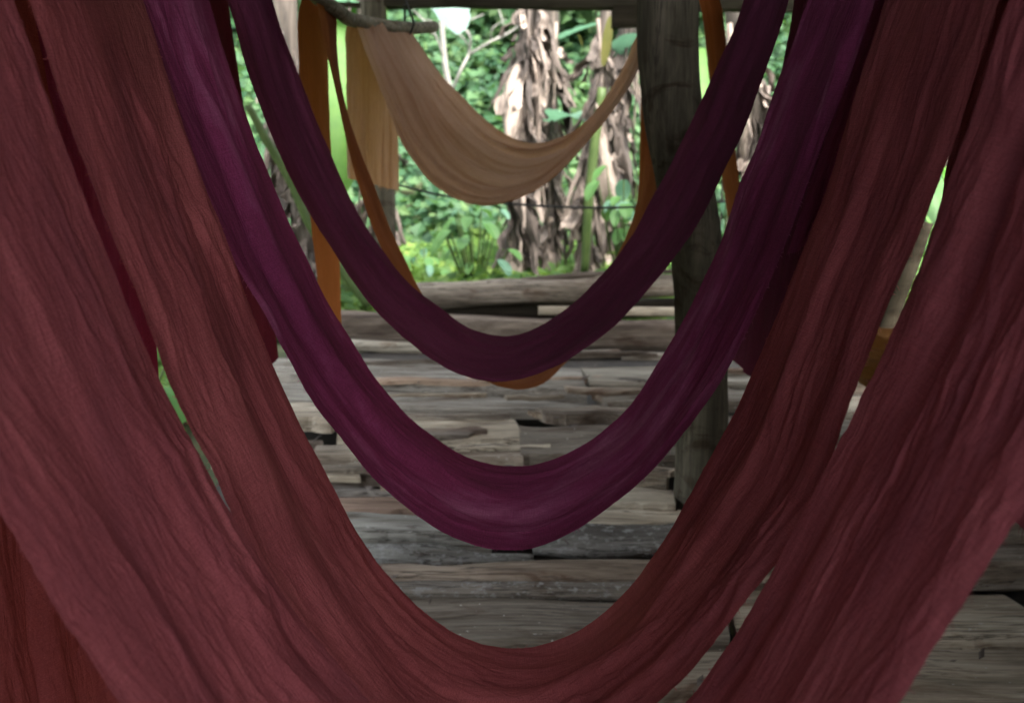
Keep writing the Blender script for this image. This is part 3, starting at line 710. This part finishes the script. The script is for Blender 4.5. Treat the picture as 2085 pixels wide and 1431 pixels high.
# 5: tan, on the bent pole
T = lambda L, Y: [tuple(at(x, y, Y)) for x, y in L]
near5 = T([(708, 362), (706, 250), (704, 120), (703, 55)], 3.26) + T([(716, 30)], 3.2) + T([(735, 87), (758, 141), (778, 195), (802, 255), (815, 288), (849, 339), (879, 372), (919, 402), (959, 418), (990, 421), (1034, 412), (1081, 392), (1121, 366), (1155, 332), (1195, 288), (1225, 255), (1262, 208), (1286, 174), (1302, 137), (1325, 90), (1352, 20)], 3.2) + T([(1372, -60)], 3.2) + T([(1385, 0), (1386, 120)], 3.22)
far5 = T([(808, 388), (808, 280), (806, 160), (808, 75)], 3.68) + T([(826, 48)], 3.6) + T([(842, 72), (869, 114), (902, 161), (933, 191), (967, 228), (1007, 262), (1051, 288), (1091, 297), (1128, 295), (1165, 278), (1202, 248), (1235, 201), (1269, 141), (1296, 77), (1318, 20), (1332, -20)], 3.6) + T([(1345, -60)], 3.6) + T([(1362, 0), (1365, 100)], 3.62)
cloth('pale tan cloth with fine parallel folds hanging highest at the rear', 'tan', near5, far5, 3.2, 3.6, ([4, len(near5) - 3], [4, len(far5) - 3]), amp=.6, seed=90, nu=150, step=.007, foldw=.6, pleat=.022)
# 6: orange, behind the plum cloth
def TV(L, Y0, Y1):
    n_ = len(L)
    return [tuple(at(x, y, Y0 + (Y1 - Y0) * (k / (n_ - 1)) ** 1.3)) for k, (x, y) in enumerate(L)]
near6 = T([(668, 760), (655, 660), (642, 520), (618, 310), (609, 120), (607, 20)], 2.7) + T([(636, -26)], 2.6) + TV([(650, 30), (661, 91), (688, 208), (708, 302), (731, 382), (762, 476), (800, 550), (850, 635), (900, 700), (950, 752), (1000, 782), (1060, 795), (1110, 782), (1148, 742), (1200, 680), (1250, 605), (1290, 525), (1330, 420), (1348, 372), (1368, 280), (1390, 150), (1408, 20)], 2.6, 3.12) + T([(1430, -70)], 3.12) + T([(1466, 0), (1478, 80), (1500, 330), (1520, 440), (1540, 560)], 3.14)
far6 = T([(702, 770), (696, 660), (690, 500), (674, 300), (668, 120), (666, 45)], 3.05) + T([(686, 6)], 2.95) + TV([(684, 60), (688, 127), (701, 208), (731, 302), (765, 386), (795, 469), (826, 530), (855, 592), (890, 645), (940, 690), (1000, 715), (1060, 720), (1120, 695), (1180, 635), (1230, 570), (1258, 518), (1282, 465), (1296, 421), (1301, 380), (1304, 235), (1312, 120), (1340, 20)], 2.95, 3.35) + T([(1388, -68)], 3.35) + T([(1424, 0), (1440, 130), (1465, 330), (1480, 430), (1500, 540)], 3.42)
cloth('narrow orange cloth behind the dark plum one, left tail glowing in the light', 'orange', near6, far6, 2.6, 2.95, ([6, len(near6) - 6], [6, len(far6) - 6]), amp=.55, seed=110, nu=80, step=.007, foldw=.7)
# 7: ochre, right rear
near7 = T([(1660, -60), (1664, 200), (1672, 430), (1684, 600), (1706, 720), (1760, 790), (1850, 800), (1960, 760), (2080, 600), (2180, 300), (2230, -60)], 3.2)
far7 = T([(1655, -60), (1662, 180), (1680, 400), (1706, 560), (1750, 652), (1810, 672), (1880, 655), (1950, 600), (2030, 450), (2100, 220), (2130, -60)], 3.65)
cloth('ochre cloth with diagonal folds sagging at the right rear beyond the brick red one', 'ochre', near7, far7, 3.2, 3.65, ([], []), amp=1.0, seed=130, nu=70, step=.008)

# ------------------------------------------------------------------ wires, leaning stake
V, F = tube([at(800, 374, 4.6), at(900, 398, 4.6), at(1050, 416, 4.6), at(1200, 423, 4.6), at(1330, 420, 4.6), at(1500, 408, 4.6), at(1800, 370, 4.6)], [.006] * 4, 6, 1, 0, True, 6)
tag(mesh_obj('wire', V, F, M['wire'], center=True), 'thin dark wire stretched across in front of the banana stems', 'wire')
V, F = tube([at(826, 0, 3.5), at(836, 30, 3.5), at(842, 50, 3.56), at(834, 70, 3.58), at(826, 60, 3.62), at(824, 10, 3.5)], [.004] * 4, 6, 1, 0, True, 6)
tag(mesh_obj('tie_wire', V, F, M['wire'], center=True), 'looped tie wire hanging the bent pole from the beam', 'wire')
V, F = tube([at(1886, 452, 4.2), at(1850, 545, 4.2), at(1812, 650, 4.2), at(1770, 770, 4.2)], [.034, .037, .038, .038], 12, 8, .06, True, 6)
tag(mesh_obj('stake', V, F, M['beam'], center=True), 'leaning dark stake seen between the two red cloths on the right', 'stake')

# ------------------------------------------------------------------ banana plants
def sheet(cols, rws, fn):
    V = []; F = []
    for i in range(rws + 1):
        for j in range(cols + 1): V.append(fn(i / rws, j / cols))
    for i in range(rws):
        for j in range(cols):
            a = i * (cols + 1) + j
            F.append((a, a + 1, a + cols + 2, a + cols + 1))
    return V, F

def dead_mesh(seed, kind):
    r = random.Random(seed)
    L = r.uniform(.32, .7) if kind == 'strip' else r.uniform(.12, .24)
    W = r.uniform(.012, .036) if kind == 'strip' else r.uniform(.05, .08)
    tw = r.uniform(-1.2, 1.2); out_ = r.uniform(.01, .06); fold = r.uniform(.5, 1.3); ph = r.uniform(0, 6)
    def fn(t, s):
        wv = W * (.55 + .75 * t if kind == 'cone' else (.55 + .9 * math.sin(min(1, t * 1.15) * math.pi) * .8)) * (1 if t < .97 else .7)
        a = (s - .5) * 2
        x = a * wv * math.cos(fold * a)
        y = abs(a) * wv * math.sin(fold) * .8 * (1 if kind == 'strip' else -.6)
        bulge = out_ * math.sin(t * 3.0) + (.10 * t ** 1.5 if kind == 'cone' else .07 * max(0, t - .5)) + .012 * math.sin(t * 11 + ph) + .012 * math.sin(a * 4 + t * 7 + ph)
        an = tw * t * .8
        xr = x * math.cos(an) - y * math.sin(an); yr = x * math.sin(an) + y * math.cos(an)
        rag = .06 * L * (float(vnoise(np.array([s * 7 + seed]), np.array([.5]), 21)[0]) - .5) * (t > .9)
        return (xr, yr - bulge, -L * t + rag)       # -y is outwards
    V, F = sheet(5, 8, fn)
    me = bpy.data.meshes.new('dead_leaf'); me.from_pydata(V, [], F)
    me.polygons.foreach_set('use_smooth', [True] * len(me.polygons)); me.materials.append(M['dead'])
    return me
DEAD = [dead_mesh(200 + k, 'strip') for k in range(12)] + [dead_mesh(240 + k, 'cone') for k in range(7)]

def big_leaf(seed):
    r = random.Random(seed); L = r.uniform(.5, .7); W = r.uniform(.09, .13); ph = r.uniform(0, 6)
    def fn(t, s):
        a = (s - .5) * 2; wv = W * math.sin(min(1, .12 + t * .85) * math.pi) ** .7
        return (a * wv * .8 + .02 * math.sin(t * 5 + ph), -.05 * math.sin(t * 2.6) - (1 - abs(a)) * .06 + .012 * math.sin(t * 17 + a * 5), -L * t + .03 * math.sin(s * 23 + ph) * (t > .8))
    V, F = sheet(8, 9, fn)
    me = bpy.data.meshes.new('dead_leaf'); me.from_pydata(V, [], F)
    me.polygons.foreach_set('use_smooth', [True] * len(me.polygons)); me.materials.append(M['dead'])
    return me
BIG = [big_leaf(280 + k) for k in range(4)]

def green_leaf(parent, base, tip, width, mat, sag=.12, seed=0, name='leaf', fold=.25):
    r = random.Random(seed)
    base = Vector(base); tip = Vector(tip); ax = (tip - base); L = ax.length; ax.normalize()
    side = ax.cross(Vector((0, 0, 1)));
    if side.length < .15: side = Vector((1, .2, 0))
    side.normalize(); up = side.cross(ax)
    def fn(t, s):
        a = (s - .5) * 2
        wv = width * (math.sin(min(1, t * .96 + .04) * math.pi) ** .55)
        c = base + ax * (L * t) + up * (sag * L * 4 * t * (1 - t) * .5) - Vector((0, 0, 1)) * (sag * L * t * t)
        q = c + side * (a * wv) + up * (abs(a) * wv * fold) + up * (.012 * math.sin(t * 40 + a * 3) * abs(a) * wv * 4)
        return tuple(q)
    V, F = sheet(6, 18, fn)
    return mesh_obj(name, V, F, M[mat], parent, center=True)

GRP = 'banana plants beyond the plank floor'
def banana(label, path, r0, n_dead, seed, skirt=1.0, zlo=0.0, zhi=1.0):
    r = random.Random(seed)
    root = empty('banana_plant', path[0]); tag(root, label, 'banana plant', GRP)
    V, F = tube(path, [r0, r0 * .95, r0 * .85, r0 * .75], 12, seed, .12, True, 8)
    mesh_obj('pseudostem', V, F, M['stem'], root, center=True)
    P, _ = catmull([tuple(p) for p in path], 20)
    for k in range(n_dead):
        t = zlo + (zhi - zlo) * (k + r.random()) / n_dead
        c = Vector(P[int(t * (len(P) - 1))]); an = r.uniform(0, 2 * math.pi) if r.random() < .45 else r.uniform(math.pi * 1.1, math.pi * 1.9)
        me = r.choice(DEAD)
        if k % 24 == 23: me = BIG[k % len(BIG)]
        o = bpy.data.objects.new('dead_leaf', me); C.objects.link(o); o.parent = root
        rr = r0 * r.uniform(.6, 1.05) * skirt
        o.location = c + Vector((math.cos(an) * rr, math.sin(an) * rr, 0)) - root.location
        o.rotation_euler = (r.uniform(-.4, .3), r.uniform(-.22, .22), an + math.pi / 2 + r.uniform(-.9, .9))
        s = r.uniform(.5, .95); o.scale = (s, s, s * r.uniform(.8, 1.3))
    # long hanging midribs
    for k in range(3):
        t = r.uniform(.55, .95); c = Vector(P[int(t * (len(P) - 1))]); an = r.uniform(math.pi * 1.1, math.pi * 1.9)
        a = c + Vector((math.cos(an) * r0 * 1.2, math.sin(an) * r0 * 1.3, 0)); L = r.uniform(.7, 1.3)
        V, F = tube([a, a + Vector((r.uniform(-.03, .03), -.03, -L * .5)), a + Vector((r.uniform(-.06, .06), -.02, -L))], [.012, .009, .005], 6, seed + k, 0, True, 5)
        mesh_obj('midrib', V, F, M['dead'], root, center=True)
    return root
def gp(px, Y):  # ground point under a picture column
    x = at(px, 300, Y).x
    return Vector((x, Y, float(ground_h(np.array([x]), np.array([Y]))[0])))
b1 = banana('tallest dead banana stem in the centre, wrapped in pale dry leaves', [gp(1050, 6.4) - Vector((0, 0, .1)), at(1058, 400, 6.4), at(1072, 180, 6.4), at(1082, -60, 6.4), at(1090, -420, 6.4)], .078, 185, 301, 1.1, .04, .72)
b2 = banana('shaggy brown banana stem just right of the tallest centre one', [gp(1125, 6.9) - Vector((0, 0, .1)), at(1122, 420, 6.9), at(1118, 220, 6.9), at(1120, 0, 6.9), at(1124, -380, 6.9)], .066, 120, 302, 1.1, .04, .70)
b3 = banana('banana stem with a yellow green stripe left of the curved post', [gp(1190, 6.3) - Vector((0, 0, .1)), at(1196, 420, 6.3), at(1212, 220, 6.3), at(1234, 40, 6.3), at(1250, -380, 6.3)], .05, 115, 303, 1.15, .03, .72)
b4 = banana('dry banana stem right behind the curved post', [gp(1240, 6.8) - Vector((0, 0, .1)), at(1246, 420, 6.8), at(1262, 220, 6.8), at(1280, 40, 6.8), at(1290, -380, 6.8)], .066, 115, 304, 1.1, .04, .72)
b5 = banana('pale dry banana stem at the far left behind the orange tail', [gp(640, 5.6) - Vector((0, 0, .1)), at(618, 420, 5.6), at(592, 220, 5.6), at(578, 40, 5.6), at(566, -380, 5.6)], .085, 130, 305, 1.05, .04, .74)
b6 = banana('banana stem with ragged brown skirt behind the slim post', [gp(778, 6.0) - Vector((0, 0, .1)), at(770, 450, 6.0), at(756, 250, 6.0), at(742, 40, 6.0), at(730, -300, 6.0)], .055, 60, 306, 1.1, .02, .55)
b7 = banana('dry banana stem between the dark plum and purple cloths on the right', [gp(1570, 5.9) - Vector((0, 0, .1)), at(1560, 420, 5.9), at(1540, 220, 5.9), at(1500, 40, 5.9), at(1490, -300, 5.9)], .08, 95, 307, 1.1, .03, .75)
b8 = banana('pale leaning banana stem beside the right end of the purple cloth', [gp(1600, 5.3) - Vector((0, 0, .1)), at(1612, 520, 5.3), at(1640, 400, 5.3), at(1680, 250, 5.3), at(1760, -60, 5.3)], .05, 45, 308, 1.05, .03, .8)
b9 = banana('shaggy banana stem glimpsed between the two red cloths on the right', [gp(1905, 6.6) - Vector((0, 0, .1)), at(1915, 420, 6.6), at(1930, 220, 6.6), at(1950, -100, 6.6)], .08, 60, 309, 1.1, .03, .8)
# living leaves and coloured stems
V, F = tube([at(1190, 560, 6.1), at(1198, 420, 6.1), at(1210, 300, 6.12), at(1226, 180, 6.15)], [.024, .03, .03, .026], 8, 1, .05, True, 6)
mesh_obj('green_stripe', V, F, M['green_stem'], b3, center=True)
green_leaf(b3, at(1228, 135, 6.1), at(1242, 30, 6.1), .03, 'yellow_leaf', .02, 5, 'yellow_leaf')
green_leaf(b1, at(1040, 150, 6.9), at(1225, 30, 7.0), .12, 'blue_leaf', .08, 2)
green_leaf(b1, at(1120, 250, 6.8), at(1215, 235, 6.3), .16, 'blue_leaf', .12, 3)
green_leaf(b3, at(1260, 180, 6.9), at(1290, 60, 6.6), .14, 'blue_leaf', .05, 4)
green_leaf(b2, at(1176, 70, 6.7), at(1186, 98, 6.7), .035, 'yellow_leaf', .02, 6, 'yellow_leaf')
green_leaf(b6, at(760, -80, 6.3), at(690, 390, 5.5), .17, 'banana_leaf', .04, 7)
green_leaf(b6, at(860, -40, 7.2), at(930, 66, 7.0), .22, 'pale_leaf', .04, 8)
green_leaf(b6, at(640, 30, 6.2), at(760, 10, 6.0), .22, 'blue_leaf', .06, 9)
green_leaf(b1, at(900, -260, 6.6), at(660, -120, 6.0), .3, 'banana_leaf', .15, 10)
green_leaf(b4, at(1290, -300, 6.8), at(1560, -120, 6.2), .3, 'banana_leaf', .15, 11)
green_leaf(b7, at(1440, 100, 6.0), at(1440, 250, 5.7), .12, 'banana_leaf', .05, 12)
green_leaf(b9, at(1925, 340, 6.4), at(1880, 560, 5.9), .14, 'banana_leaf', .05, 13)
V, F = tube([at(505, 215, 4.9), at(545, 290, 4.9), at(590, 365, 4.9), at(632, 460, 4.9), at(690, 545, 4.9), at(750, 625, 4.9)], [.017, .021, .022, .021, .02, .018], 10, 4, .03, True, 6)
tag(mesh_obj('banana_leaf_stalk', V, F, M['green_stem'], center=True), 'thick green leaf stalk slanting down behind the purple cloth on the left', 'leaf stalk')

# ------------------------------------------------------------------ bare sapling
sap = empty('bare_sapling', gp(915, 9.6)); tag(sap, 'thin pale bare sapling with forked branches left of the banana stems', 'sapling')
V, F = tube([gp(930, 9.6), at(925, 400, 9.6), at(918, 200, 9.6), at(906, 130, 9.6), at(898, 20, 9.6), at(892, -120, 9.6)], [.036, .031, .026, .019], 8, 2, .05, True, 5)
mesh_obj('trunk', V, F, M['twig'], sap, center=True)
for pts, r0 in (([(918, 190), (940, 140), (955, 108), (955, 70), (930, 50)], .017), ([(955, 112), (1000, 85), (1045, 62), (1080, 30)], .014), ([(930, 55), (960, 40), (985, 30)], .008), ([(955, 95), (935, 70), (905, 55), (870, 40)], .009), ([(1028, 70), (1022, 40), (1010, 5)], .008), ([(1000, 85), (1002, 60), (1030, 40)], .006), ([(905, 120), (880, 60), (850, 30), (830, 10)], .009), ([(885, 70), (860, 62), (835, 45)], .006)):
    V, F = tube([at(x, y, 9.6 - .1 * (k % 2)) for k, (x, y) in enumerate(pts)], [r0, r0 * .8, r0 * .5], 6, 3, .08, True, 4)
    mesh_obj('branch', V, F, M['twig'], sap, center=True)

# ------------------------------------------------------------------ broad leaved plants
def broad_plant(label, base, h, n_, seed, spread=.25, ls=.09):
    r = random.Random(seed)
    root = empty('broadleaf_plant', base); tag(root, label, 'plant', 'broad leaved plants behind the plank floor')
    for k in range(n_):
        an = r.uniform(0, 6.28); rad = r.uniform(.2, 1) * spread; hh = h * r.uniform(.45, 1)
        top = Vector(base) + Vector((math.cos(an) * rad, math.sin(an) * rad, hh))
        V, F = tube([base, Vector(base).lerp(top, .5) + Vector((math.cos(an) * rad * .1, 0, hh * .08)), top], [.008, .006, .004], 5, k, 0, False, 3)
        mesh_obj('stem', V, F, M['green_stem'], root, center=True)
        L = ls * r.uniform(.8, 1.5)
        tip = top + Vector((math.cos(an) * L, math.sin(an) * L - .04, -L * r.uniform(.5, 1.4)))
        green_leaf(root, top, tip, L * .55, r.choice(['plant_leaf', 'plant_leaf', 'blue_leaf']), .1, seed + k, 'leaf', .3)
    return root
broad_plant('broad leaved plant in the bright clearing left of the centre banana stem', gp(965, 5.9), .58, 18, 401, .20, .055)
broad_plant('low broad leaved plant at the left of the clearing beside the slim post', gp(860, 6.3), .30, 16, 402, .2, .05)
broad_plant('leafy plant between the banana stems and the orange cloth at the post', gp(1275, 5.9), .85, 26, 403, .2, .06)
broad_plant('leafy plant seen low behind the orange tail on the left', gp(715, 5.5), .36, 14, 404, .18, .05)
broad_plant('leafy plant showing right of the curved post', gp(1480, 5.6), .75, 24, 405, .2, .06)
broad_plant('tall leafy plant in the gap between the red cloths on the right', gp(1840, 5.4), .95, 26, 406, .28, .12)
broad_plant('leafy plant beside the left end of the plank floor', Vector((-1.45, 3.6, float(ground_h(np.array([-1.45]), np.array([3.6]))[0]))), .42, 18, 407, .25, .11)

# ------------------------------------------------------------------ undergrowth and hillside foliage
def leaf_cloud(name, centers, radii, per, size, mat, seed, up=.6):
    r = np.random.default_rng(seed)
    Vs = []; tints = []
    N = int(sum(per))
    bi = np.repeat(np.arange(len(centers)), per)
    cc = np.asarray(centers)[bi]; rr = np.asarray(radii)[bi]
    d = r.normal(size=(N, 3)); d[:, 2] = np.abs(d[:, 2]) * .9 + .05; d[:, 1] -= .35
    d /= np.linalg.norm(d, axis=1, keepdims=True)
    rad = rr * (.55 + .5 * r.random(N) ** .5)
    pos = cc + d * rad[:, None] * np.array([1, 1, .8])
    nrm = d * .6 + r.normal(size=(N, 3)) * .45 + np.array([0, -.25, up]); nrm /= np.linalg.norm(nrm, axis=1, keepdims=True)
    t = np.cross(nrm, r.normal(size=(N, 3))); t /= np.linalg.norm(t, axis=1, keepdims=True)
    b = np.cross(nrm, t)
    L = size * (.5 + 1.0 * r.random(N)); W = L * (.28 + .2 * r.random(N))
    L = L[:, None]; W = W[:, None]
    p0 = pos - t * L * .5; p5 = pos + t * L * .5 - nrm * L * .12
    m1 = pos - t * L * .08 + nrm * 0; 
    a1 = pos - t * L * .1 + b * W + nrm * W * .35; a2 = pos - t * L * .1 - b * W + nrm * W * .35
    verts = np.stack([p0, a1, m1, a2, p5], 1).reshape(-1, 3)
    base = np.arange(N)[:, None] * 5
    F = np.concatenate([base + np.array([[0, 2, 1]]), base + np.array([[0, 3, 2]]), base + np.array([[1, 2, 4]]), base + np.array([[2, 3, 4]])], 0)
    o = mesh_obj(name, verts, F, M[mat], smooth=False)
    tb = r.random(len(centers)) * .5
    tint = np.clip(tb[bi] + r.random(N) * .5, 0, 1)
    a = o.data.attributes.new('tint', 'FLOAT', 'POINT'); a.data.foreach_set('value', np.repeat(tint, 5).astype(np.float32))
    return tag(o, kind='stuff')

def scatter(n_, x0, x1, y0, y1, seed, avoid=None):
    r = np.random.default_rng(seed)
    x = r.uniform(x0, x1, n_); y = r.uniform(y0, y1, n_)
    if avoid is not None:
        k = ~avoid(x, y); x, y = x[k], y[k]
    return np.stack([x, y, ground_h(x, y)], 1)
inshed = lambda x, y: (x > -1.25) & (x < 2.2) & (y < 5.1)
c1 = scatter(800, -4.2, 4.6, 4.9, 8.6, 501, inshed)
r1 = rng.uniform(.10, .30, len(c1))
leaf_cloud('undergrowth', c1, r1, (60 + 240 * r1).astype(int), .085, 'leaf', 502)
c2 = scatter(260, -4.0, -1.15, 1.2, 5.0, 503, inshed)
c3 = scatter(200, 2.2, 5.0, 1.8, 5.0, 504, inshed)
c23 = np.concatenate([c2, c3]); r2 = rng.uniform(.08, .2, len(c23))
leaf_cloud('side_undergrowth', c23, r2, (40 + 160 * r2).astype(int), .08, 'leaf', 505)
c4 = scatter(620, -6.5, 7.0, 8.3, 13.5, 506); r4 = rng.uniform(.25, .8, len(c4))
leaf_cloud('hillside_foliage', c4, r4, (50 + 150 * r4).astype(int), .12, 'hill_leaf', 507)
c5 = scatter(260, -14, 14, 12, 24, 508); r5 = rng.uniform(.7, 1.8, len(c5))
leaf_cloud('far_foliage', c5, r5, (60 + 70 * r5).astype(int), .28, 'hill_leaf', 509)
